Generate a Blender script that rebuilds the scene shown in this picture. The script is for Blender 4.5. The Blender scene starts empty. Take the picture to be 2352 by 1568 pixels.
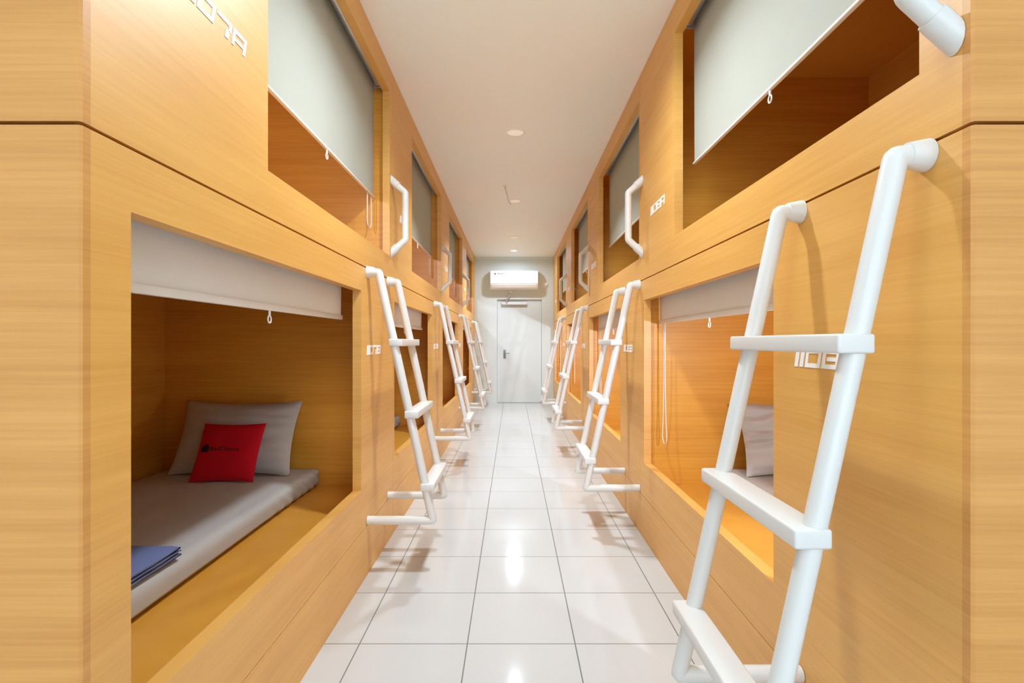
import bpy, bmesh, math, random
from mathutils import Vector, Matrix, noise

PI = math.pi
C = bpy.context.scene.collection
random.seed(4)

# ------------------------------------------------------------------ sizes
CAM_H = 1.12
H = 2.68                      # ceiling height
XL, XR = -0.70, 0.745         # corridor faces of the two capsule rows
Y0, PITCH, NB = 0.94, 2.16, 4 # first capsule, capsule length, capsules per row
YEND = 9.75                   # end wall
ZS = 1.475                    # joint between lower and upper capsules
DEPTH = 1.30                  # inside depth of a capsule from the corridor face

# ------------------------------------------------------------------ materials
def mat(name, col, rough=0.5, spec=0.5, metal=0.0, emit=None, estr=0.0, coat=0.0):
    m = bpy.data.materials.new(name); m.use_nodes = True
    b = m.node_tree.nodes['Principled BSDF']
    b.inputs['Base Color'].default_value = (*col, 1)
    b.inputs['Roughness'].default_value = rough
    b.inputs['Specular IOR Level'].default_value = spec
    b.inputs['Metallic'].default_value = metal
    if coat: b.inputs['Coat Weight'].default_value = coat
    if emit:
        b.inputs['Emission Color'].default_value = (*emit, 1)
        b.inputs['Emission Strength'].default_value = estr
    return m

def N(m, t, **kw):
    n = m.node_tree.nodes.new(t)
    for k, v in kw.items(): setattr(n, k, v)
    return n

def wood(name, ca, cb, rough=0.33, scale=(1.3, 1.3, 70.0), spec=0.5):
    m = mat(name, ca, rough, spec); nt = m.node_tree; L = nt.links.new
    b = nt.nodes['Principled BSDF']
    tc = N(m, 'ShaderNodeTexCoord'); mp = N(m, 'ShaderNodeMapping')
    mp.inputs['Scale'].default_value = scale
    geo = N(m, 'ShaderNodeNewGeometry')
    L(geo.outputs['Position'], mp.inputs['Vector'])
    n1 = N(m, 'ShaderNodeTexNoise'); n1.inputs['Scale'].default_value = 1.6
    n1.inputs['Detail'].default_value = 6; n1.inputs['Roughness'].default_value = 0.62
    L(mp.outputs['Vector'], n1.inputs['Vector'])
    mp2 = N(m, 'ShaderNodeMapping'); mp2.inputs['Scale'].default_value = (0.9, 0.9, 9.0)
    L(geo.outputs['Position'], mp2.inputs['Vector'])
    n2 = N(m, 'ShaderNodeTexNoise'); n2.inputs['Scale'].default_value = 1.3
    n2.inputs['Detail'].default_value = 3
    L(mp2.outputs['Vector'], n2.inputs['Vector'])
    ad = N(m, 'ShaderNodeMath', operation='MULTIPLY_ADD'); ad.inputs[1].default_value = 0.45
    ml = N(m, 'ShaderNodeMath', operation='MULTIPLY'); ml.inputs[1].default_value = 0.55
    L(n1.outputs['Fac'], ml.inputs[0]); L(n2.outputs['Fac'], ad.inputs[0]); L(ml.outputs[0], ad.inputs[2])
    r = N(m, 'ShaderNodeValToRGB')
    r.color_ramp.elements[0].position = 0.36; r.color_ramp.elements[0].color = (*cb, 1)
    r.color_ramp.elements[1].position = 0.62; r.color_ramp.elements[1].color = (*ca, 1)
    L(ad.outputs[0], r.inputs['Fac']); L(r.outputs['Color'], b.inputs['Base Color'])
    bp = N(m, 'ShaderNodeBump'); bp.inputs['Strength'].default_value = 0.06; bp.inputs['Distance'].default_value = 0.002
    L(n1.outputs['Fac'], bp.inputs['Height']); L(bp.outputs['Normal'], b.inputs['Normal'])
    return m

def fabric(name, col, rough=0.9, weave=450, amt=0.12):
    m = mat(name, col, rough, 0.2); nt = m.node_tree; L = nt.links.new
    b = nt.nodes['Principled BSDF']
    tc = N(m, 'ShaderNodeTexCoord')
    n1 = N(m, 'ShaderNodeTexNoise'); n1.inputs['Scale'].default_value = weave; n1.inputs['Detail'].default_value = 2
    L(tc.outputs['Object'], n1.inputs['Vector'])
    n2 = N(m, 'ShaderNodeTexNoise'); n2.inputs['Scale'].default_value = 7; n2.inputs['Detail'].default_value = 4
    L(tc.outputs['Object'], n2.inputs['Vector'])
    mx = N(m, 'ShaderNodeMix', data_type='RGBA')
    mx.inputs[6].default_value = tuple(c * (1 - amt) for c in col) + (1,)
    mx.inputs[7].default_value = tuple(min(1, c * (1 + amt)) for c in col) + (1,)
    L(n2.outputs['Fac'], mx.inputs[0]); L(mx.outputs[2], b.inputs['Base Color'])
    bp = N(m, 'ShaderNodeBump'); bp.inputs['Strength'].default_value = 0.25; bp.inputs['Distance'].default_value = 0.001
    L(n1.outputs['Fac'], bp.inputs['Height']); L(bp.outputs['Normal'], b.inputs['Normal'])
    return m

def plaster(name, col, rough=0.6, spec=0.3):
    m = mat(name, col, rough, spec); nt = m.node_tree; L = nt.links.new
    b = nt.nodes['Principled BSDF']; g = N(m, 'ShaderNodeNewGeometry')
    n1 = N(m, 'ShaderNodeTexNoise'); n1.inputs['Scale'].default_value = 60; n1.inputs['Detail'].default_value = 4
    L(g.outputs['Position'], n1.inputs['Vector'])
    bp = N(m, 'ShaderNodeBump'); bp.inputs['Strength'].default_value = 0.05; bp.inputs['Distance'].default_value = 0.003
    L(n1.outputs['Fac'], bp.inputs['Height']); L(bp.outputs['Normal'], b.inputs['Normal'])
    return m

def tiles(name, col, x0, y0, size):
    m = mat(name, col, 0.09, 0.5); nt = m.node_tree; L = nt.links.new
    b = nt.nodes['Principled BSDF']; g = N(m, 'ShaderNodeNewGeometry'); s = N(m, 'ShaderNodeSeparateXYZ')
    L(g.outputs['Position'], s.inputs[0])
    def line(out, off, w):
        a = N(m, 'ShaderNodeMath', operation='SUBTRACT'); a.inputs[1].default_value = off - w / 2; L(out, a.inputs[0])
        f = N(m, 'ShaderNodeMath', operation='DIVIDE'); f.inputs[1].default_value = size; L(a.outputs[0], f.inputs[0])
        fr = N(m, 'ShaderNodeMath', operation='FRACT'); L(f.outputs[0], fr.inputs[0])
        lt = N(m, 'ShaderNodeMath', operation='LESS_THAN'); lt.inputs[1].default_value = w / size; L(fr.outputs[0], lt.inputs[0])
        return lt.outputs[0]
    lx = line(s.outputs['X'], x0, 0.0045); ly = line(s.outputs['Y'], y0, 0.0045)
    fl = N(m, 'ShaderNodeMath', operation='MAXIMUM'); L(lx, fl.inputs[0]); L(ly, fl.inputs[1])
    n1 = N(m, 'ShaderNodeTexNoise'); n1.inputs['Scale'].default_value = 3.0; n1.inputs['Detail'].default_value = 4
    L(g.outputs['Position'], n1.inputs['Vector'])
    mx0 = N(m, 'ShaderNodeMix', data_type='RGBA')
    mx0.inputs[6].default_value = tuple(c * 0.96 for c in col) + (1,); mx0.inputs[7].default_value = (*col, 1)
    L(n1.outputs['Fac'], mx0.inputs[0])
    mx = N(m, 'ShaderNodeMix', data_type='RGBA'); mx.inputs[7].default_value = (0.17, 0.17, 0.16, 1)
    L(mx0.outputs[2], mx.inputs[6]); L(fl.outputs[0], mx.inputs[0]); L(mx.outputs[2], b.inputs['Base Color'])
    rg = N(m, 'ShaderNodeMath', operation='MULTIPLY_ADD'); rg.inputs[1].default_value = 0.6; rg.inputs[2].default_value = 0.11
    L(fl.outputs[0], rg.inputs[0]); L(rg.outputs[0], b.inputs['Roughness'])
    bp = N(m, 'ShaderNodeBump'); bp.inputs['Strength'].default_value = 0.02; bp.inputs['Distance'].default_value = 0.01
    n3 = N(m, 'ShaderNodeTexNoise'); n3.inputs['Scale'].default_value = 5.0; L(g.outputs['Position'], n3.inputs['Vector'])
    L(n3.outputs['Fac'], bp.inputs['Height']); L(bp.outputs['Normal'], b.inputs['Normal'])
    return m

WOOD = wood('orange_laminate', (0.76, 0.415, 0.096), (0.66, 0.33, 0.063), rough=0.46, spec=0.9)
WOOD_SHADE = wood('shaded_laminate', (0.74, 0.37, 0.052), (0.63, 0.285, 0.033), rough=0.4, spec=0.4)  # same laminate as the fronts, deep tone of the shaded insides put into colour
WOODE = wood('dimmed_laminate', (0.68, 0.345, 0.095), (0.56, 0.258, 0.062), rough=0.4)  # front laminate darkened to hold down the added daylight on the end panels
EDGE = wood('edge_banding', (0.74, 0.43, 0.14), (0.68, 0.37, 0.10), rough=0.4)
WHITE = mat('white_enamel', (0.70, 0.71, 0.69), 0.32)
PLASTIC = mat('white_plastic', (0.86, 0.86, 0.84), 0.35)
ALU = mat('aluminium', (0.72, 0.72, 0.72), 0.35, metal=0.8)
BLIND = fabric('blind_fabric', (0.44, 0.455, 0.395), 0.8, 900, 0.02)
BLIND_LIFTED = fabric('brightened_blind_fabric', (0.86, 0.86, 0.84), 0.8, 900, 0.02)  # lower blinds lightened in colour to make up for the weaker light there
CHAIN = mat('chain_plastic', (0.75, 0.70, 0.60), 0.4)
SHEET = fabric('grey_sheet', (0.46, 0.45, 0.425), 0.9, 500, 0.06)
RED = fabric('red_fabric', (0.55, 0.004, 0.018), 0.85, 500, 0.05)
INK = mat('black_print', (0.012, 0.008, 0.008), 0.8)
GREYINK = mat('grey_print', (0.25, 0.27, 0.30), 0.6)
TOWEL = fabric('blue_towel', (0.15, 0.19, 0.37), 0.95, 250, 0.10)
VINYL = mat('white_vinyl', (0.90, 0.90, 0.88), 0.5)
CEIL = plaster('ceiling_paint', (0.90, 0.94, 0.93), 0.5, 0.4)
WALL = plaster('white_wall', (0.66, 0.73, 0.725), 0.55, 0.3)
DOORM = plaster('door_paint', (0.64, 0.705, 0.70), 0.4, 0.4)
FLOOR = tiles('white_tiles', (0.57, 0.59, 0.585), -0.569, 1.97, 0.40)
GLASS = mat('window_glass', (1, 1, 1), 0.0); GLASS.node_tree.nodes['Principled BSDF'].inputs['Transmission Weight'].default_value = 1.0; GLASS.node_tree.nodes['Principled BSDF'].inputs['IOR'].default_value = 1.02
STEEL = mat('satin_steel', (0.25, 0.25, 0.24), 0.4, metal=0.5)
DARK = mat('dark_metal', (0.06, 0.06, 0.06), 0.4, metal=0.6)
GLOW = mat('lamp_diffuser', (0.9, 0.88, 0.82), 0.5, emit=(1, 0.95, 0.85), estr=0.12)
GLOWB = mat('lamp_diffuser_lit', (0.9, 0.9, 0.88), 0.5, emit=(1, 0.97, 0.92), estr=6.0)

OPAL = mat('opal_glass', (0.9, 0.9, 0.9), 0.3, emit=(.84, .96, 1.08), estr=19.0)

# ------------------------------------------------------------------ helpers
def obj(name, bm, m, parent=None, smooth=False, loc=None):
    me = bpy.data.meshes.new(name)
    bmesh.ops.recalc_face_normals(bm, faces=bm.faces[:])
    bm.to_mesh(me); bm.free()
    me.materials.append(m)
    if smooth:
        for p in me.polygons: p.use_smooth = True
        try: me.set_sharp_from_angle(angle=math.radians(38))
        except Exception: pass
    o = bpy.data.objects.new(name, me); C.objects.link(o)
    if parent is not None: o.parent = parent
    if loc is not None: o.location = loc
    return o

def tag(o, label, cat, group=None, kind=None):
    o['label'] = label; o['category'] = cat
    if group: o['group'] = group
    if kind: o['kind'] = kind
    return o

def thing(name, label, cat, loc, group=None):
    o = bpy.data.objects.new(name, None); o.empty_display_size = 0.1
    C.objects.link(o); o.location = loc
    return tag(o, label, cat, group)

def struct(name, bm, m, parent=None):
    o = obj(name, bm, m, parent)
    if parent is None: o['kind'] = 'structure'
    return o

def dup(root, loc, label):
    r = root.copy(); C.objects.link(r); r.location = loc; r['label'] = label
    for ch in list(root.children):
        c = ch.copy(); C.objects.link(c); c.parent = r
        for g in list(ch.children):
            d = g.copy(); C.objects.link(d); d.parent = c
    return r

def box(bm, x0, x1, y0, y1, z0, z1, bev=0.0, seg=2):
    x0, x1 = min(x0, x1), max(x0, x1); y0, y1 = min(y0, y1), max(y0, y1)
    r = bmesh.ops.create_cube(bm, size=1.0)
    vs = r['verts']
    for v in vs:
        v.co = Vector((x0 + (v.co.x + .5) * (x1 - x0), y0 + (v.co.y + .5) * (y1 - y0), z0 + (v.co.z + .5) * (z1 - z0)))
    if bev:
        es = list({e for v in vs for e in v.link_edges})
        bmesh.ops.bevel(bm, geom=es, offset=bev, segments=seg, affect='EDGES', profile=0.5)
    return bm

def bx(*a, **k): return box(bmesh.new(), *a, **k)

def tube(bm, pts, r, n=14, closed=False):
    pts = [Vector(p) for p in pts]; m = len(pts); rings = []
    up = None
    for i, p in enumerate(pts):
        if closed: a, b = pts[i - 1], pts[(i + 1) % m]
        else: a, b = pts[max(i - 1, 0)], pts[min(i + 1, m - 1)]
        t = (b - a).normalized()
        d1 = (p - a).normalized() if (p - a).length > 1e-9 else t
        d2 = (b - p).normalized() if (b - p).length > 1e-9 else t
        bis = (d1 + d2).normalized()
        if up is None:
            up = Vector((0, 1, 0)) if abs(bis.y) < 0.9 else Vector((0, 0, 1))
        u = (up - bis * up.dot(bis)).normalized(); w = bis.cross(u)
        up = u
        k = 1.0 / max(0.3, d1.dot(bis)) if 0 < i < m - 1 or closed else 1.0
        bend = d2 - d1
        ring = []
        for j in range(n):
            a_ = 2 * PI * j / n
            v = u * math.cos(a_) + w * math.sin(a_)
            if bend.length > 1e-4:
                bd = (bend - bis * bend.dot(bis)).normalized()
                v = v + bd * v.dot(bd) * (k - 1)
            ring.append(bm.verts.new(p + v * r))
        rings.append(ring)
    for i in range(m if closed else m - 1):
        A, B = rings[i], rings[(i + 1) % m]
        for j in range(n):
            bm.faces.new((A[j], A[(j + 1) % n], B[(j + 1) % n], B[j]))
    if not closed:
        bm.faces.new(rings[0][::-1]); bm.faces.new(rings[-1])
    return bm

def arc_pts(pts, rad, seg=4):
    """round the inner corners of a polyline"""
    out = [Vector(pts[0])]
    for i in range(1, len(pts) - 1):
        p = Vector(pts[i]); a = (Vector(pts[i - 1]) - p); b = (Vector(pts[i + 1]) - p)
        d = min(rad, a.length * .45, b.length * .45)
        pa = p + a.normalized() * d; pb = p + b.normalized() * d
        for k in range(seg + 1):
            t = k / seg
            out.append(pa * (1 - t) ** 2 + p * 2 * t * (1 - t) + pb * t ** 2)
    out.append(Vector(pts[-1]))
    return out

def cyl(bm, p, q, r0, r1=None, n=20):
    r1 = r0 if r1 is None else r1
    p, q = Vector(p), Vector(q); t = (q - p).normalized()
    u = t.orthogonal().normalized(); w = t.cross(u)
    A = [bm.verts.new(p + (u * math.cos(2 * PI * j / n) + w * math.sin(2 * PI * j / n)) * r0) for j in range(n)]
    B = [bm.verts.new(q + (u * math.cos(2 * PI * j / n) + w * math.sin(2 * PI * j / n)) * r1) for j in range(n)]
    for j in range(n): bm.faces.new((A[j], A[(j + 1) % n], B[(j + 1) % n], B[j]))
    bm.faces.new(A[::-1]); bm.faces.new(B)
    return bm

def prism(bm, poly, axis, a, b):
    """extrude a 2-D polygon along an axis ('x','y','z')"""
    def P(u, v, w):
        return {'x': (w, u, v), 'y': (u, w, v), 'z': (u, v, w)}[axis]
    A = [bm.verts.new(P(u, v, a)) for u, v in poly]; B = [bm.verts.new(P(u, v, b)) for u, v in poly]
    n = len(poly)
    for j in range(n): bm.faces.new((A[j], A[(j + 1) % n], B[(j + 1) % n], B[j]))
    bm.faces.new(A[::-1]); bm.faces.new(B)
    return bm

def frame(bm, x0, x1, y0, y1, z0, z1, hy0, hy1, hz0, hz1):
    """board in the YZ plane with a rectangular opening"""
    def ring(x, a, b, c, d): return [bm.verts.new((x, a, c)), bm.verts.new((x, b, c)), bm.verts.new((x, b, d)), bm.verts.new((x, a, d))]
    O0, O1 = ring(x0, y0, y1, z0, z1), ring(x1, y0, y1, z0, z1)
    I0, I1 = ring(x0, hy0, hy1, hz0, hz1), ring(x1, hy0, hy1, hz0, hz1)
    for j in range(4):
        k = (j + 1) % 4
        bm.faces.new((O0[j], O0[k], I0[k], I0[j])); bm.faces.new((O1[j], I1[j], I1[k], O1[k]))
        bm.faces.new((O0[j], O1[j], O1[k], O0[k])); bm.faces.new((I0[j], I0[k], I1[k], I1[j]))
    return bm

# ------------------------------------------------------------------ the setting
struct('floor', bx(-2.3, 2.3, -3.2, YEND + 0.1, -0.1, 0.0), FLOOR)
struct('ceiling', bx(-2.3, 2.3, -3.2, YEND + 0.1, H, H + 0.1), CEIL)
struct('wall_left', bx(-2.3, -2.12, -3.2, YEND + 0.1, 0, H), WALL)
struct('wall_right', bx(2.16, 2.3, -3.2, YEND + 0.1, 0, H), WALL)
b = bmesh.new()
for a in ((-2.12, -1.75, 0, H), (1.75, 2.16, 0, H), (-1.75, 1.75, 0, .35), (-1.75, 1.75, 2.45, H)): box(b, a[0], a[1], -3.2, -3.05, a[2], a[3])
struct('wall_near', b, WALL)
wn = bpy.data.objects.new('added_window_1', None); C.objects.link(wn); wn.location = (0, -3.1, .35); wn['kind'] = 'structure'  # unseen window, added so its light brightens the corridor ceiling
b = bmesh.new()
for a in ((-1.75, 1.75, 0, .05), (-1.75, 1.75, 2.05, 2.1), (-1.75, -1.70, .05, 2.05), (1.70, 1.75, .05, 2.05), (-.025, .025, .05, 2.05)): box(b, a[0], a[1], -.03, .03, a[2], a[3])
obj('added_window_frame', b, WHITE, wn)
obj('added_window_pane', bx(-1.70, 1.70, -.004, .004, .05, 2.05), GLASS, wn)
l = bpy.data.lights.new('fill_daylight', 'AREA'); l.shape = 'RECTANGLE'; l.size = 3.4; l.size_y = 2.0; l.energy = 52; l.color = (.86, .95, 1.08)  # added fill light behind the camera, placed outside the added window
o = bpy.data.objects.new('fill_daylight', l); C.objects.link(o); o.location = (0, -3.3, 1.4); o.rotation_euler = (PI / 2, 0, 0)
DX0, DX1, DZ = -0.29, 0.53, 1.90
b = bmesh.new()
box(b, -2.12, DX0, YEND, YEND + .1, 0, H); box(b, DX1, 2.16, YEND, YEND + .1, 0, H)
box(b, DX0, DX1, YEND, YEND + .1, DZ, H)
struct('wall_far', b, WALL)
YB = Y0 + PITCH * NB
for i, (xf, s) in enumerate(((XL, -1), (XR, 1))):
    struct('trim_%d' % (i + 1), bx(xf, xf + s * 0.03, YB + .002, YEND, 0, H), EDGE)
struct('trim_3', bx(XL + .001, XR - .001, YEND - 0.02, YEND, H - 0.05, H), WALL)
d = thing('door_1', 'plain white door in the middle of the end wall', 'door', ((DX0 + DX1) / 2, YEND + .03, 0)); del d['label'], d['category']
d['kind'] = 'structure'
w2 = (DX1 - DX0) / 2
obj('door_leaf', bx(-w2 + .004, w2 - .004, 0, .04, 0.006, DZ - .004, bev=.002), DOORM, d)
hb = bmesh.new(); hx = -0.15 - (DX0 + DX1) / 2
box(hb, hx - .022, hx + .022, -.006, 0, .815, .975, bev=.003)
tube(hb, arc_pts([(hx, -.004, .91), (hx, -.045, .91), (hx + .09, -.045, .91)], .012), .008, 10)
hd = obj('door_handle', hb, STEEL, d, True); hd['label'] = 'dark metal lever handle'

# ------------------------------------------------------------------ capsule numbers in squared italic lettering
GL = {
 '1': (0.016, [[(0, 0), (1, 0), (1, 1), (0, 1)]]),
}
def glyph(ch, w, h, t):
    """list of rectangles (u0,u1,v0,v1) in letter space"""
    if ch == '1': return .016, [(0, .016, 0, h)]
    m = h / 2
    R = {
     '0': [(0, t, 0, h), (w - t, w, 0, h), (t, w - t, 0, t), (t, w - t, h - t, h)],
     '8': [(0, t, 0, h), (w - t, w, 0, h), (t, w - t, 0, t), (t, w - t, h - t, h), (t * 1.7, w - t, m - t * .45, m + t * .45)],
     '2': [(0, w, h - t, h), (w - t, w, m, h - t), (0, w, m - t / 2, m + t / 2), (0, t, t, m), (0, w, 0, t)],
     '3': [(0, w - t, h - t, h), (w - t, w, 0, h), (t, w - t, m - t / 2, m + t / 2), (0, w - t, 0, t)],
     '4': [(0, t, m, h), (w - t, w, 0, h), (0, w - t, m - t / 2, m + t / 2)],
     '5': [(0, w, h - t, h), (0, t, m, h - t), (0, w, m - t / 2, m + t / 2), (w - t, w, t, m), (0, w, 0, t)],
     '6': [(0, w, h - t, h), (0, t, 0, h - t), (t, w, m - t / 2, m + t / 2), (w - t, w, 0, m), (t, w - t, 0, t)],
     '7': [(0, w, h - t, h), (w - t, w, h * .45, h - t), (w - 2.1 * t, w - t * .6, 0, h * .5)],
     'A': [(0, t, 0, h), (w - t, w, 0, h), (t, w - t, h - t, h), (t, w - t, m - t * .8, m)],
     'B': [(0, t, 0, h), (t, w - t * .4, 0, t), (t, w - t * .4, h - t, h), (t, w - t * 1.2, m - t / 2, m + t / 2), (w - t, w, t * .6, m - t * .2), (w - t, w, m + t * .2, h - t * .6)],
    }
    return w, R[ch]

def number_mesh(text, s, y_left, z0, h=0.046, w=0.064, t=0.0105):
    """s=+1: read on the right wall (left end far away); s=-1: read on the left wall. Local x=0 is the wall face."""
    bm = bmesh.new(); u = 0
    for ch in text:
        cw, R = glyph(ch, w, h, t)
        for a, b_, c, d_ in R:
            q = []
            for uu, vv in ((a, c), (b_, c), (b_, d_), (a, d_)):
                U = u + uu + 0.24 * vv
                q.append((y_left - s * U, z0 + vv))
            A = [bm.verts.new((-s * 0.0018, y, z)) for y, z in q]; B = [bm.verts.new((s * 0.0004, y, z)) for y, z in q]
            for j in range(4): bm.faces.new((A[j], A[(j + 1) % 4], B[(j + 1) % 4], B[j]))
            bm.faces.new(A); bm.faces.new(B[::-1])
        u += cw + .0085
    return bm

# ------------------------------------------------------------------ sleeping capsules
# opening spans along the corridor, measured from the capsule's near end
NEAR, FAR = (0.033, 1.51), (0.577, 2.075)
ORD = ['nearest', 'second', 'third', 'farthest']
def shell(root, s, z0, z1, zbed, top, op, hz0, hz1, y_start=0.0, kick=None):
    """local coords: x=0 is the corridor face, capsule reaches along s*x; y from the capsule's near end; z absolute"""
    g = .002
    zlo = z0 if kick is None else kick + .003
    fb = bmesh.new()
    frame(fb, 0, s * .04, y_start + (g if y_start >= 0 else 0), PITCH - g, zlo, z1, op[0], op[1], hz0, hz1)
    obj('front_panel', fb, WOOD, root)
    if kick is not None:
        obj('kick_board', bx(0, s * .04, y_start + (g if y_start >= 0 else 0), PITCH - g, 0.0, kick), WOOD, root)
    obj('bed_platform', bx(s * .041, s * DEPTH, .02, PITCH - .05, zbed - .03, zbed), WOOD_SHADE, root)
    obj('end_board', bx(s * .041, s * DEPTH, 0.001, .018, z0 + .001, z1 - .001), WOOD_SHADE, root)
    obj('end_board', bx(s * .041, s * DEPTH, PITCH - .05, PITCH - .001, z0 + .001, z1 - .001), WOOD_SHADE, root)
    obj('back_board', bx(s * DEPTH, s * (DEPTH + .03), .001, PITCH - .001, z0 + .001, z1 - .001), WOOD_SHADE, root)
    obj('top_board', bx(s * .041, s * DEPTH, .018, PITCH - .05, top, z1 - .001), WOOD_SHADE, root)

def end_panel(root, s, z0, z1):
    yy = 0.86 - Y0
    p = [(0, yy + .02), (0, yy + .004), (s * .004, yy), (s * (DEPTH + .11), yy), (s * (DEPTH + .11), yy + .02)]
    b = bmesh.new(); prism(b, p, 'z', z0, z1)
    obj('end_panel', b, WOODE, root)

KICK = 0.238
LOZ = (0.432, 1.358); UPZ = (1.61, 2.545)
SIDE = {-1: 'left', 1: 'right'}
XF = {-1: XL, 1: XR}
NUM = {-1: ['1107', '1105', '1103', '1101'], 1: ['1108', '1106', '1104', '1102']}
GC = 'sleeping capsules along the corridor'
capsules = {}
for s in (-1, 1):
    for lv in ('lower', 'upper'):
        op = (NEAR if (s == -1) == (lv == 'lower') else FAR)
        proto = None
        for k in range(NB):
            loc = (XF[s], Y0 + PITCH * k, 0)
            if k == 0: where = '%s wood sleeping capsule nearest the camera on the %s side' % (lv, SIDE[s])
            elif k == NB - 1: where = '%s wood sleeping capsule beside the end wall on the %s side' % (lv, SIDE[s])
            else: where = '%s wood sleeping capsule, %s from the camera on the %s side' % (lv, ORD[k], SIDE[s])
            if k == 0 or k == 1:
                r = thing('sleeping_capsule', where, 'capsule', loc, GC)
                ys = (0.88 - Y0) if k == 0 else 0.0
                if lv == 'lower': shell(r, s, 0.0, ZS - .003, 0.30, 1.44, op, *LOZ, y_start=ys, kick=KICK)
                else: shell(r, s, ZS + .003, H - .001, 1.53, 2.64, op, *UPZ, y_start=ys)
                if k == 0: end_panel(r, s, 0 if lv == 'lower' else ZS + .003, ZS - .003 if lv == 'lower' else H - .001)
                else: proto = r
            else:
                r = dup(proto, loc, where)
            capsules[(s, lv, k)] = r
        # the number is different on every capsule, so it is added after the copies are made
        for k in range(NB):
            r = capsules[(s, lv, k)]
            txt = NUM[s][k] + ('A' if lv == 'upper' else 'B')
            if s == -1: y, z = ((0.185, 1.862) if lv == 'upper' else (1.60, 1.058))
            else: y, z = ((1.93, 1.80) if lv == 'upper' else (0.462, 1.056))
            o = obj('capsule_number', number_mesh(txt, s, y, z), VINYL, r); o['label'] = 'white stick-on capsule number'

# ------------------------------------------------------------------ roller blinds
GB = 'roller blinds of the capsules'
def blind(s, y0, y1, zroll, zbot, label, loc, chain=None, zchain=None, slim=False, ym=None):
    r = thing('roller_blind', label, 'blind', loc, GB)
    d = .072
    b = bmesh.new(); cyl(b, (s * d, y0 + .012, zroll), (s * d, y1 - .012, zroll), .021); 
    obj('roller_tube', b, ALU, r, True)
    for y in (y0, y1 - .005):
        obj('bracket', bx(s * .045, s * .10, y, y + .005, zroll - .03, zroll + .028), ALU, r)
    if slim:
        obj('head_rail', bx(s * .043, s * .047, y0, y1, zroll - .05, zroll + .025), ALU, r)
    # fabric falls from the back of the roller with a barely bowed sheet
    b = bmesh.new(); nz, ny = 10, 24; F = []
    for i in range(nz + 1):
        row = []
        for j in range(ny + 1):
            y = y0 + .014 + (y1 - y0 - .028) * j / ny
            z = zroll + (zbot + .01 - zroll) * i / nz
            wav = 0.0016 * math.sin(j * 1.3 + i * .2) * (i / nz)
            row.append((s * (d + .022 + wav), y, z))
        F.append(row)
    fr = [[b.verts.new(p) for p in row] for row in F]; bk = [[b.verts.new((p[0] + s * .0012, p[1], p[2])) for p in row] for row in F]
    for i in range(nz):
        for j in range(ny):
            b.faces.new((fr[i][j], fr[i][j + 1], fr[i + 1][j + 1], fr[i + 1][j]))
            b.faces.new((bk[i][j], bk[i + 1][j], bk[i + 1][j + 1], bk[i][j + 1]))
    for i in range(nz):
        for j in (0, ny): b.faces.new((fr[i][j], fr[i + 1][j], bk[i + 1][j], bk[i][j]))
    obj('fabric', b, BLIND if slim else BLIND_LIFTED, r, True)
    hb = .009 if slim else .022
    obj('bottom_bar', bx(s * (d + .015), s * (d + .030), y0 + .012, y1 - .012, zbot, zbot + hb, bev=.003), PLASTIC, r, True)
    b = bmesh.new()
    cyl(b, (s * (d + .022), ym, zbot + .002), (s * (d + .022), ym, zbot - .018), .004, n=10)
    tube(b, [(s * (d + .022), ym + .011 * math.cos(a), zbot - .028 + .012 * math.sin(a)) for a in [2 * PI * i / 16 for i in range(16)]], .0026, 8, closed=True)
    obj('pull_ring', b, PLASTIC, r, True)
    if chain is not None:
        b = bmesh.new(); yc = chain; hw = .042
        xs = s * (d + .031); zt = zroll; n = 16; pw = 5 if not slim else .6
        pts = []
        for i in range(n): # down one side, widening
            t = i / n; pts.append((xs, yc - (.012 + (hw - .012) * t ** pw), zt + (zchain + hw - zt) * t))
        for i in range(9):
            a = PI + PI * i / 8; pts.append((xs, yc + hw * math.cos(a), zchain + hw + hw * math.sin(a)))
        for i in range(n):
            t = 1 - (i + 1) / n; pts.append((xs, yc + (.012 + (hw - .012) * t ** pw), zt + (zchain + hw - zt) * t))
        tube(b, pts, .0032, 8, closed=True)
        obj('pull_chain', b, CHAIN, r, True)
    return r

for s in (-1, 1):
    for lv in ('lower', 'upper'):
        near = (s == -1) == (lv == 'lower')
        op = NEAR if near else FAR
        ya, yb = (op[0] - .012, op[1] + .02) if near else (op[0] - .10, op[1] + .031)
        protos = {}
        for k in range(NB):
            low = lv == 'lower'
            zb = (1.222 if k < 2 else 1.315) if low else 1.94
            zr = 1.408 if low else 2.605
            ch = None if near else yb - .080
            zc = .55 if low else 1.755
            loc = (XF[s], Y0 + PITCH * k, 0)
            if low: st = 'brightened roller blind drawn a little way down' if k < 2 else 'brightened roller blind rolled almost fully up'
            else: st = 'off-white roller blind two thirds down'
            pos = {0: 'nearest', 1: 'second', 2: 'third', 3: 'farthest'}[k]
            lab = '%s in the %s %s capsule on the %s' % (st, pos, lv, SIDE[s])
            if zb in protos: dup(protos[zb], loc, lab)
            else: protos[zb] = blind(s, ya, yb, zr, zb, lab, loc, ch, zc, slim=not low, ym=(op[0] + op[1]) / 2 + (.02 if near else .0))

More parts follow.
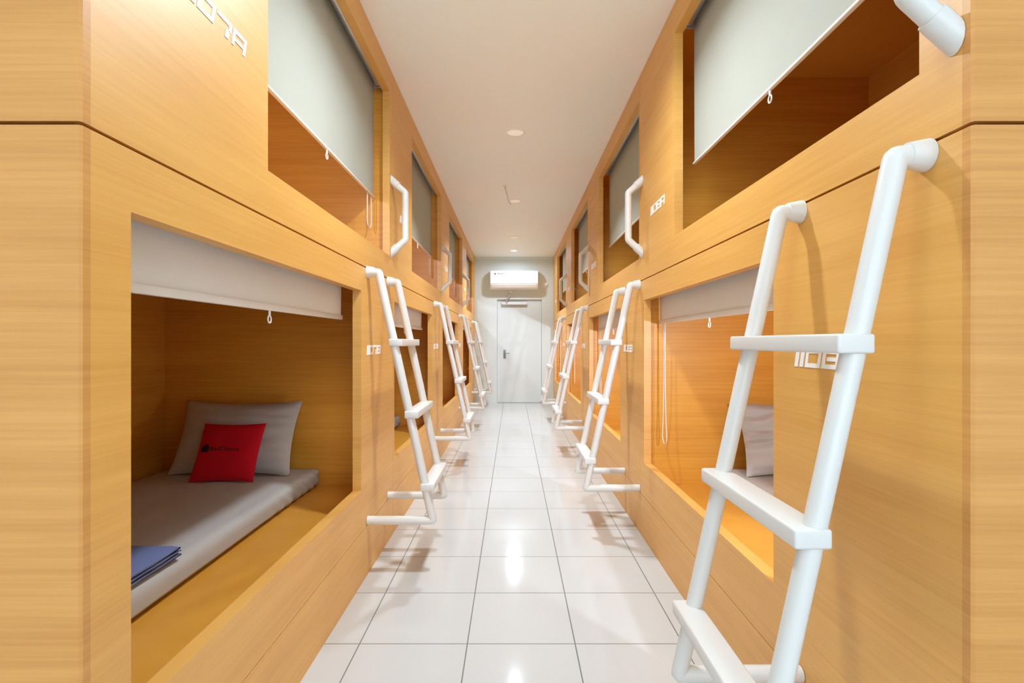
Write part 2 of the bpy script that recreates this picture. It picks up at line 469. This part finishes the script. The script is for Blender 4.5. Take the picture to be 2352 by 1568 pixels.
# ------------------------------------------------------------------ ladders
GLD = 'white ladders to the upper capsules'
R_ = 0.0205
def ladder(s, label, loc):
    """local x=0 at the corridor face, y=0 at the near rail"""
    r = thing('bunk_ladder', label, 'ladder', loc, GLD)
    zt, zb, ot, ob = 1.452, .263, .055, .315
    for y in (0, .415):
        b = bmesh.new()
        tube(b, arc_pts([(-s * .004, y, zt + .004), (-s * ot, y, zt), (-s * ob, y, zb), (-s * .0015, y, zb)], .007, 3), R_, 18)
        obj('rail', b, WHITE, r, True)
        b = bmesh.new(); cyl(b, (-s * .0005, y, zt + .004), (-s * .036, y, zt + .004), .0295, .0225, 22)
        obj('wall_flange', b, WHITE, r, True)
    for z in (1.117, .772, .425):
        t = (zt - z) / (zt - zb); xo = ot + (ob - ot) * t
        b = bmesh.new()
        box(b, -s * (xo - .021), -s * (xo + .046), -.0255, .4405, z - .0175, z + .0175, bev=.005, seg=3)
        obj('step', b, WHITE, r, True)
    return r

for s in (-1, 1):
    off = 1.612 if s == -1 else .017
    proto = None
    for k in range(NB):
        loc = (XF[s], Y0 + PITCH * k + off, 0)
        lab = ['white pipe ladder nearest the camera, fixed to the %s capsules', 'white pipe ladder, second from the camera, on the %s capsules',
               'white pipe ladder, third from the camera, on the %s capsules', 'farthest white pipe ladder on the %s, close to the end wall'][k] % SIDE[s]
        if proto is None: proto = ladder(s, lab, loc)
        else: dup(proto, loc, lab)

# ------------------------------------------------------------------ grab handles
GH = 'white grab handles on the upper capsules'
def handle(s, label, loc):
    r = thing('grab_handle', label, 'handle', loc, GH)
    def snap(b, n, first=True, last=True):   # cut the pipe ends flush with the board
        b.verts.ensure_lookup_table(); vs = list(b.verts); m = len(vs)
        for grp, oth in ((vs[:n], vs[n:2 * n]), (vs[-n:], vs[-2 * n:-n])):
            if (grp[0] is vs[0] and not first) or (grp[0] is not vs[0] and not last): continue
            dr = (sum((v.co for v in grp), Vector()) - sum((v.co for v in oth), Vector())).normalized()
            for v in grp: v.co += dr * ((-s * .0008 - v.co.x) / dr.x)
    b = bmesh.new()
    tube(b, arc_pts([(-s * .020, 0, .190), (-s * .08, 0, .135), (-s * .08, 0, -.135), (-s * .020, 0, -.190)], .008, 3), .0195, 16)
    snap(b, 16); obj('grip_bar', b, WHITE, r, True)
    for q in (1, -1):
        b = bmesh.new(); tube(b, [(-s * .022, 0, q * .188), (-s * .038, 0, q * .1735)], .0235, 16)
        snap(b, 16, True, False); obj('wall_collar', b, WHITE, r, True)
    return r
for s in (-1, 1):
    off = 2.116 if s == -1 else -.044
    proto = None
    for k in range(NB if s == 1 else NB - 1):
        loc = (XF[s], Y0 + PITCH * k + off, 1.842)
        lab = 'white grab handle, %s on the %s upper capsules' % (['nearest', 'second from the camera', 'third from the camera', 'fourth from the camera'][k], SIDE[s])
        if proto is None: proto = handle(s, lab, loc)
        else: dup(proto, loc, lab)

# ------------------------------------------------------------------ bedding
def rounded(a, b_, c, r, step=.022, wr=None):
    bm = bmesh.new()
    na, nb, nc = max(2, int(2 * a / step)), max(2, int(2 * b_ / step)), max(3, int(2 * c / (step * .6)))
    def put(x, y, z):
        p = Vector((x, y, z)); q = Vector((max(-a + r, min(a - r, x)), max(-b_ + r, min(b_ - r, y)), max(-c + r, min(c - r, z))))
        dlt = p - q
        if dlt.length > 1e-9: p = q + dlt.normalized() * r
        return p
    V = {}
    def vert(i, j, k):
        key = (i, j, k)
        if key not in V:
            p = put(-a + 2 * a * i / na, -b_ + 2 * b_ * j / nb, -c + 2 * c * k / nc)
            if wr: p = wr(p)
            V[key] = bm.verts.new(p)
        return V[key]
    for i in range(na):
        for j in range(nb):
            for k in (0, nc): bm.faces.new((vert(i, j, k), vert(i + 1, j, k), vert(i + 1, j + 1, k), vert(i, j + 1, k)))
    for i in range(na):
        for k in range(nc):
            for j in (0, nb): bm.faces.new((vert(i, j, k), vert(i + 1, j, k), vert(i + 1, j, k + 1), vert(i, j, k + 1)))
    for j in range(nb):
        for k in range(nc):
            for i in (0, na): bm.faces.new((vert(i, j, k), vert(i, j + 1, k), vert(i, j + 1, k + 1), vert(i, j, k + 1)))
    return bm

MT = .407  # mattress top
def mattress_mesh():
    a, b_, c = .445, .985, .0525
    def wr(p):
        v = p.copy()
        end = max(0, (p.y - .35) / .63)
        side = 1 if abs(p.x) > a - .05 else 0
        n = noise.noise(Vector((p.x * 3, p.y * 2.2, p.z * 6)))
        if p.z > 0: v.z += .006 * n + .004 * noise.noise(Vector((p.x * 9, p.y * 3, 3)))
        if side:
            # diagonal gathers of the fitted sheet towards the head end
            f = math.sin((p.y * 1.0 + p.z * 1.3) * 62 + 3 * n) * (.009 * end) + .006 * n
            v.x += math.copysign(1, p.x) * (f - .002)
        if p.z < -c * .6: v.x *= .985
        if p.z < 0: v.z = max(v.z, -c)
        return v
    return rounded(a, b_, c, .035, .02, wr)
GM = 'grey mattresses in the lower capsules'
for s in (-1, 1):
    proto = None
    for k in range(NB):
        loc = (XF[s] + s * (.392 + .445), Y0 + PITCH * k + .03 + .985 + .075, .30 + .0535)
        lab = ['mattress in grey fitted sheet in the nearest lower capsule on the %s', 'mattress in grey sheet in the second lower capsule on the %s',
               'mattress in grey sheet in the third lower capsule on the %s', 'mattress in grey sheet in the farthest lower capsule on the %s'][k] % SIDE[s]
        if proto is None:
            proto = obj('mattress', mattress_mesh(), SHEET, None, True, loc)
            if s == 1:
                for v in proto.data.vertices: v.co.x = -v.co.x
                proto.data.flip_normals()
            tag(proto, lab, 'mattress', GM)
        else:
            dup(proto, loc, lab)

def pillow_fn(w, h, t, seed, wrk, pinch=.09):
    def front(u, v, side=1):
        e = (max(0, 1 - abs(u) ** 3.2) * max(0, 1 - abs(v) ** 3.2)) ** .62
        x = w / 2 * u * (1 - pinch * (1 - v * v) * .7)
        z = h / 2 + h / 2 * v * (1 - pinch * (1 - u * u))
        n = noise.noise(Vector((u * 2.2, v * 2.2 + seed, seed * 1.7)))
        fold = math.sin(v * 17 + 5 * noise.noise(Vector((u * 1.6, v * 2.0, seed + 4)))) * (.35 + .65 * abs(u)) * max(0, 1 - v * v * .6)
        dd = t / 2 * e * (1 + .18 * n) + wrk * fold * min(1, e * 2.2) * side * .9
        return x, dd, z
    return front

def pillow_mesh(fn, n=44, m=34):
    bm = bmesh.new(); A, B = {}, {}
    for i in range(n + 1):
        for j in range(m + 1):
            u, v = -1 + 2 * i / n, -1 + 2 * j / m
            edge = i in (0, n) or j in (0, m)
            x, d_, z = fn(u, v, 1)
            A[i, j] = bm.verts.new((x, -d_, z))
            if edge: B[i, j] = A[i, j]
            else:
                x, d_, z = fn(u, v, -1); B[i, j] = bm.verts.new((x, d_, z))
    for i in range(n):
        for j in range(m):
            bm.faces.new((A[i, j], A[i + 1, j], A[i + 1, j + 1], A[i, j + 1]))
            q = (B[i, j], B[i, j + 1], B[i + 1, j + 1], B[i + 1, j])
            try: bm.faces.new(q)
            except ValueError: pass
    return bm

GP = 'grey pillows propped at the bed heads'
fp = pillow_fn(.66, .415, .13, 2.3, .005)
o = obj('pillow', pillow_mesh(fp), SHEET, None, True, (-1.515, 2.825, MT + .003)); o.rotation_euler = (math.radians(-24), 0, math.radians(-1.5))
tag(o, 'grey pillow behind the red cushion in the lower left capsule', 'pillow', GP)
fp = pillow_fn(.64, .405, .13, 7.1, .018)
o = obj('pillow', pillow_mesh(fp), SHEET, None, True, (1.55, 2.80, MT + .003)); o.rotation_euler = (math.radians(-22), 0, math.radians(1))
tag(o, 'wrinkled grey pillow seen through the nearest right ladder', 'pillow', GP)

fc = pillow_fn(.325, .315, .08, 5.2, .0004, .06)
cu = thing('throw_cushion', 'small square red cushion leaning on the grey pillow', 'cushion', (-1.478, 2.683, MT + .003))
cu.rotation_euler = (math.radians(-29), 0, math.radians(1))
obj('cushion_cover', pillow_mesh(fc, 36, 36), RED, cu, True)
def on_cushion(bm):
    for v in bm.verts:
        u = v.co.x / .1625; w = (v.co.z - .1575) / .1575
        x, d_, z = fc(max(-.98, min(.98, u)), max(-.98, min(.98, w)), 1)
        v.co.y = -d_ - .0012
    return bm
# printed mark: black house-like tag with a doorway and the word beside it
bm = bmesh.new()
lx, lz = -.125, .148
n = 12
arc = [(lx + .040 * 0, lz), (lx + .040, lz)] + [(lx + .020 + .020 * math.cos(a), lz + .022 + .018 * math.sin(a)) for a in [PI * i / n for i in range(n + 1)]]
vs = [bm.verts.new((x, 0, z)) for x, z in arc]; bm.faces.new(vs)
bmesh.ops.triangulate(bm, faces=bm.faces[:]); bmesh.ops.subdivide_edges(bm, edges=bm.edges[:], cuts=2, use_grid_fill=True)
obj('printed_logo', on_cushion(bm), INK, cu)['label'] = 'black printed emblem'
tcu = bpy.data.curves.new('words', 'FONT'); tcu.body = 'RedDoorz'; tcu.size = .043; tcu.extrude = 0; tcu.resolution_u = 2
to = bpy.data.objects.new('words', tcu); C.objects.link(to)
dg = bpy.context.evaluated_depsgraph_get(); tm = bpy.data.meshes.new_from_object(to.evaluated_get(dg))
bpy.data.objects.remove(to); 
bm = bmesh.new(); bm.from_mesh(tm)
xs = [v.co.x for v in bm.verts]; sc = .148 / (max(xs) - min(xs)); x0 = min(xs)
for v in bm.verts: v.co = Vector((lx + .048 + (v.co.x - x0) * sc, 0, lz + .004 + v.co.y * sc))
bmesh.ops.triangulate(bm, faces=bm.faces[:])
obj('printed_word', on_cushion(bm), INK, cu)['label'] = 'black printed word'

# folded blue towel: three folded layers, each a rounded loop seen from the side
bm = bmesh.new()
X0t, X1t = -1.100, -1.45
for i, (ya, yb, z) in enumerate(((1.24, 1.755, .0), (1.25, 1.745, .0145), (1.245, 1.735, .028))):
    hh = .0068; nseg = 8
    prof = []
    for k in range(13): prof.append((ya + (yb - ya) * k / 12, z + .0005 + .0012 * math.sin(k * 1.7 + i)))
    for k in range(1, nseg): 
        a = -PI / 2 + PI * k / nseg; prof.append((yb + hh * math.cos(a), z + hh + hh * math.sin(a)))
    for k in range(12, -1, -1): prof.append((ya + (yb - ya) * k / 12, z + 2 * hh + .0012 * math.sin(k * 1.3 + i * 2)))
    nx = 14; rows = []
    for q in range(nx + 1):
        x = X0t + .004 * i + (X1t - X0t) * q / nx
        ed = .004 if q in (0, nx) else 0
        rows.append([bm.verts.new((x, y + .003 * math.sin(q + i), zz * (1 - 0) + (ed if zz < z + hh else -ed))) for y, zz in prof])
    for q in range(nx):
        A, B = rows[q], rows[q + 1]; n = len(A)
        for j in range(n): bm.faces.new((A[j], A[(j + 1) % n], B[(j + 1) % n], B[j]))
    bm.faces.new(rows[0][::-1]); bm.faces.new(rows[-1])
o = obj('folded_towel', bm, TOWEL, None, True, (0, 0, MT + .004))
tag(o, 'folded blue towel on the front edge of the grey mattress', 'towel')

# ------------------------------------------------------------------ end wall fittings
ac = thing('air_conditioner', 'white split air conditioner high on the end wall', 'air conditioner', (0.023, YEND, 2.072))
W, D, Hh = .432, .19, .345
prof = [(0, 0.03), (-.09, 0.0), (-.15, .03), (-D, .085), (-D - .004, .2), (-D + .005, .305), (-D + .04, Hh - .008), (-.05, Hh), (0, Hh)]
b = bmesh.new(); prism(b, prof, 'x', -W, W); obj('casing', b, PLASTIC, ac, False)
fpn = [(-D - .0005, .092), (-D - .0095, .1), (-D - .0125, .2), (-D - .004, .298), (-D + .004, .31), (-D + .004, .3), (-D - .0035, .2), (-D - .0005, .1)]
b = bmesh.new(); prism(b, fpn, 'x', -W + .004, W - .004); obj('front_cover', b, PLASTIC, ac)
b = bmesh.new(); prism(b, [(-D - .002, .078), (-D + .002, .084), (-.158, .034), (-.162, .028)], 'x', -W + .03, W - .03); obj('air_flap', b, PLASTIC, ac)
b = bmesh.new(); yq = -D - .0145
for pts in ([(-.36, .275), (-.325, .275), (-.3425, .305)],):
    A = [b.verts.new((x, yq + .006, z - .012)) for x, z in pts]; B = [b.verts.new((x, yq + .012, z - .012)) for x, z in pts]
    b.faces.new(A); b.faces.new(B[::-1])
    for j in range(3): b.faces.new((A[j], A[(j + 1) % 3], B[(j + 1) % 3], B[j]))
obj('maker_emblem', b, INK, ac)['label'] = 'small dark emblem'
b = bmesh.new(); xx = -.30
for wd in (.024, .018, .020, .020, .018, .022): 
    box(b, xx, xx + wd - .006, yq + .006, yq + .012, .266, .285); xx += wd
obj('maker_lettering', b, GREYINK, ac)['label'] = 'small grey lettering'

so = thing('wall_socket', 'small white socket on the end wall right of the air conditioner', 'socket', (.60, YEND, 2.17))
obj('socket_plate', bx(-.043, .043, -.010, 0, -.043, .043, bev=.003), PLASTIC, so)
b = bmesh.new(); cyl(b, (0, -.012, 0), (0, -.045, 0), .022, .019, 18); obj('plug', b, PLASTIC, so, True)

dc = thing('door_closer', 'grey door closer with bent arm above the white door', 'door closer', (0.024, YEND, 1.82))
obj('closer_body', bx(-.232, .232, -.012, .029, -.018, .018, bev=.004), ALU, dc)
b = bmesh.new()
tube(b, arc_pts([(-.145, -.018, .0), (-.125, -.03, .10), (-.065, -.035, .16), (-.07, -.02, .215)], .03, 4), .012, 10)
obj('closer_arm', b, ALU, dc, True)
b = bmesh.new(); cyl(b, (-.07, -.002, .215), (-.07, -.035, .215), .026, .022, 18); obj('pivot', b, PLASTIC, dc, True)

# ------------------------------------------------------------------ ceiling fittings
def disc_light(label, loc, rad, glow, group='round downlights in the corridor ceiling', drop=.006):
    r = thing('ceiling_downlight', label, 'light', loc, group)
    b = bmesh.new(); n = 36
    prof = [(rad, 0), (rad, -drop * .5), (rad - .006, -drop), (rad * .78, -drop), (rad * .74, -.001)]
    rows = [[b.verts.new((q * math.cos(2 * PI * i / n), q * math.sin(2 * PI * i / n), z)) for i in range(n)] for q, z in prof]
    for a_, c_ in zip(rows, rows[1:]):
        for i in range(n): b.faces.new((a_[i], a_[(i + 1) % n], c_[(i + 1) % n], c_[i]))
    obj('trim_ring', b, PLASTIC, r, True)
    b = bmesh.new(); cyl(b, (0, 0, -.0012), (0, 0, -.0032), rad * .755, rad * .74, n); obj('diffuser', b, glow, r, True)
    return r

def area(name, loc, size, power, col, spread, parent=None):
    l = bpy.data.lights.new(name, 'AREA'); l.shape = 'DISK'; l.size = size; l.energy = power; l.color = col
    l.spread = math.radians(spread)
    o = bpy.data.objects.new(name, l); C.objects.link(o); o.location = loc
    if parent is not None:
        o.parent = parent; o.location = Vector(loc)
    return o

WARM = (.84, 0.95, 1.06)
COOL = (.82, 0.95, 1.1)
LAMPS = [ # x, y, radius, glow, power, spread, colour, label
 (0.02, 2.05, .08, GLOWB, 17, 150, WARM, 'round downlight above the nearest ladders'),
 (0.018, 3.95, .08, GLOW, 13, 116, WARM, 'round ceiling downlight, nearest one in view'),
 (0.025, 5.88, .075, GLOW, 13, 116, WARM, 'round ceiling downlight beside the dangling wire'),
 (0.018, 7.92, .075, GLOW, 16, 118, WARM, 'round ceiling downlight beyond the dangling wire'),
 (0.018, 9.05, .07, GLOWB, 8, 168, COOL, 'lit round downlight in front of the air conditioner'),
 (-1.0, -1.3, .10, GLOWB, 8, 175, COOL, 'added fill downlight in the unseen lobby ceiling, left behind the camera'),  # both lobby lamps are unseen, added to light the front panels evenly
 (1.0, -1.3, .10, GLOWB, 8, 175, COOL, 'added fill downlight in the unseen lobby ceiling, right behind the camera'),
]
for x, y, rd, gl, pw, spd, col, lab in LAMPS:
    r = disc_light(lab, (x, y, H), rd, gl)
    area('lamp_light', (0, 0, -.010), rd * 1.5, pw, col, spd, r)

gl = thing('uplight_globe', 'unseen ceiling lamp just ahead of the camera, shaped as a globe for uplight', 'light', (0.02, 0.80, H))  # lamp inferred from ladder shadows; globe form invented to brighten the ceiling
b = bmesh.new(); cyl(b, (0, 0, -.0005), (0, 0, -.03), .075, .06, 28); obj('globe_base', b, PLASTIC, gl, True)
b = bmesh.new(); bmesh.ops.create_uvsphere(b, u_segments=28, v_segments=16, radius=.10)
for v in b.verts: v.co.z = v.co.z - .122
obj('globe', b, OPAL, gl, True)

w = thing('dangling_wire', 'short bent wire hanging from the ceiling by a small hook', 'wire', (-.068, 5.3, H))
b = bmesh.new(); tube(b, arc_pts([(-.012, 0, 0), (-.002, 0, -.05), (.012, .01, -.09), (.022, .0, -.15), (.05, .02, -.185)], .02, 4), .006, 10)
obj('cable', b, ALU, w, True)
b = bmesh.new(); cyl(b, (-.012, 0, 0), (-.012, 0, -.012), .022, .018, 18); obj('ceiling_rose', b, PLASTIC, w, True)

# unseen lamps: lower right row inferred from bright walls, other rows added as fill
GR = 'unseen lamps added inside the capsules'
def hidden_lamp(label, loc, rz, power):
    r = thing('hidden_lamp', label, 'lamp', loc, GR); r.rotation_euler = (0, 0, rz)
    b = bmesh.new(); cyl(b, (0, 0.0005, 0), (0, .015, 0), .036, .033, 24); obj('lamp_base', b, PLASTIC, r, True)
    b = bmesh.new(); cyl(b, (0, .015, 0), (0, .05, 0), .020, .030, 24); obj('lamp_head', b, PLASTIC, r, True)
    l = bpy.data.lights.new('bulb', 'AREA'); l.shape = 'DISK'; l.size = .05; l.energy = power; l.color = (.82, .93, 1.08) if power > .5 else (1, .9, .74); l.spread = math.radians(172)
    o = bpy.data.objects.new('bulb_light', l); C.objects.link(o); o.parent = r; o.location = (0, .053, 0); o.rotation_euler = (math.radians(90), 0, 0)
    return r
for s, lv, lx_, ly_, lz_, rz, pw in ((1, 'lower', .42, .019, 1.15, 0, 9.5), (-1, 'lower', .0402, 1.80, .66, PI / 2, .32), (-1, 'upper', .38, .019, 2.05, 0, 5.5), (1, 'upper', .0402, 1.80, 1.83, -PI / 2, .8)):
    proto = None
    for k in range(NB):
        loc = (XF[s] + s * lx_, Y0 + PITCH * k + ly_, lz_)
        lab = 'small unseen lamp added inside the %s %s capsule on the %s' % (['nearest', 'second', 'third', 'farthest'][k], lv, SIDE[s])
        if proto is None: proto = hidden_lamp(lab, loc, rz, pw)
        else: dup(proto, loc, lab)

# ------------------------------------------------------------------ world, camera, view
wd = bpy.data.worlds.new('World'); bpy.context.scene.world = wd; wd.use_nodes = True
wd.node_tree.nodes['Background'].inputs['Color'].default_value = (0.9, 0.92, 1, 1)
wd.node_tree.nodes['Background'].inputs['Strength'].default_value = 0.2

cd = bpy.data.cameras.new('camera'); cd.sensor_width = 36; cd.sensor_fit = 'HORIZONTAL'
cd.lens = 1219 / 2352 * 36; cd.shift_x = -2 / 2352; cd.shift_y = 1 / 2352; cd.clip_start = .02
co = bpy.data.objects.new('camera', cd); C.objects.link(co)
co.location = (0, 0, CAM_H); co.rotation_euler = (PI / 2, 0, 0)
sc = bpy.context.scene; sc.camera = co
vs_ = sc.view_settings; vs_.view_transform = 'Standard'; vs_.look = 'None'; vs_.exposure = 0.72; vs_.gamma = 1.0; vs_.use_curve_mapping = False
sc.cycles.max_bounces = 10; sc.cycles.diffuse_bounces = 7; sc.cycles.glossy_bounces = 4
sc.cycles.caustics_reflective = False
sc.cycles.sample_clamp_indirect = 6.0
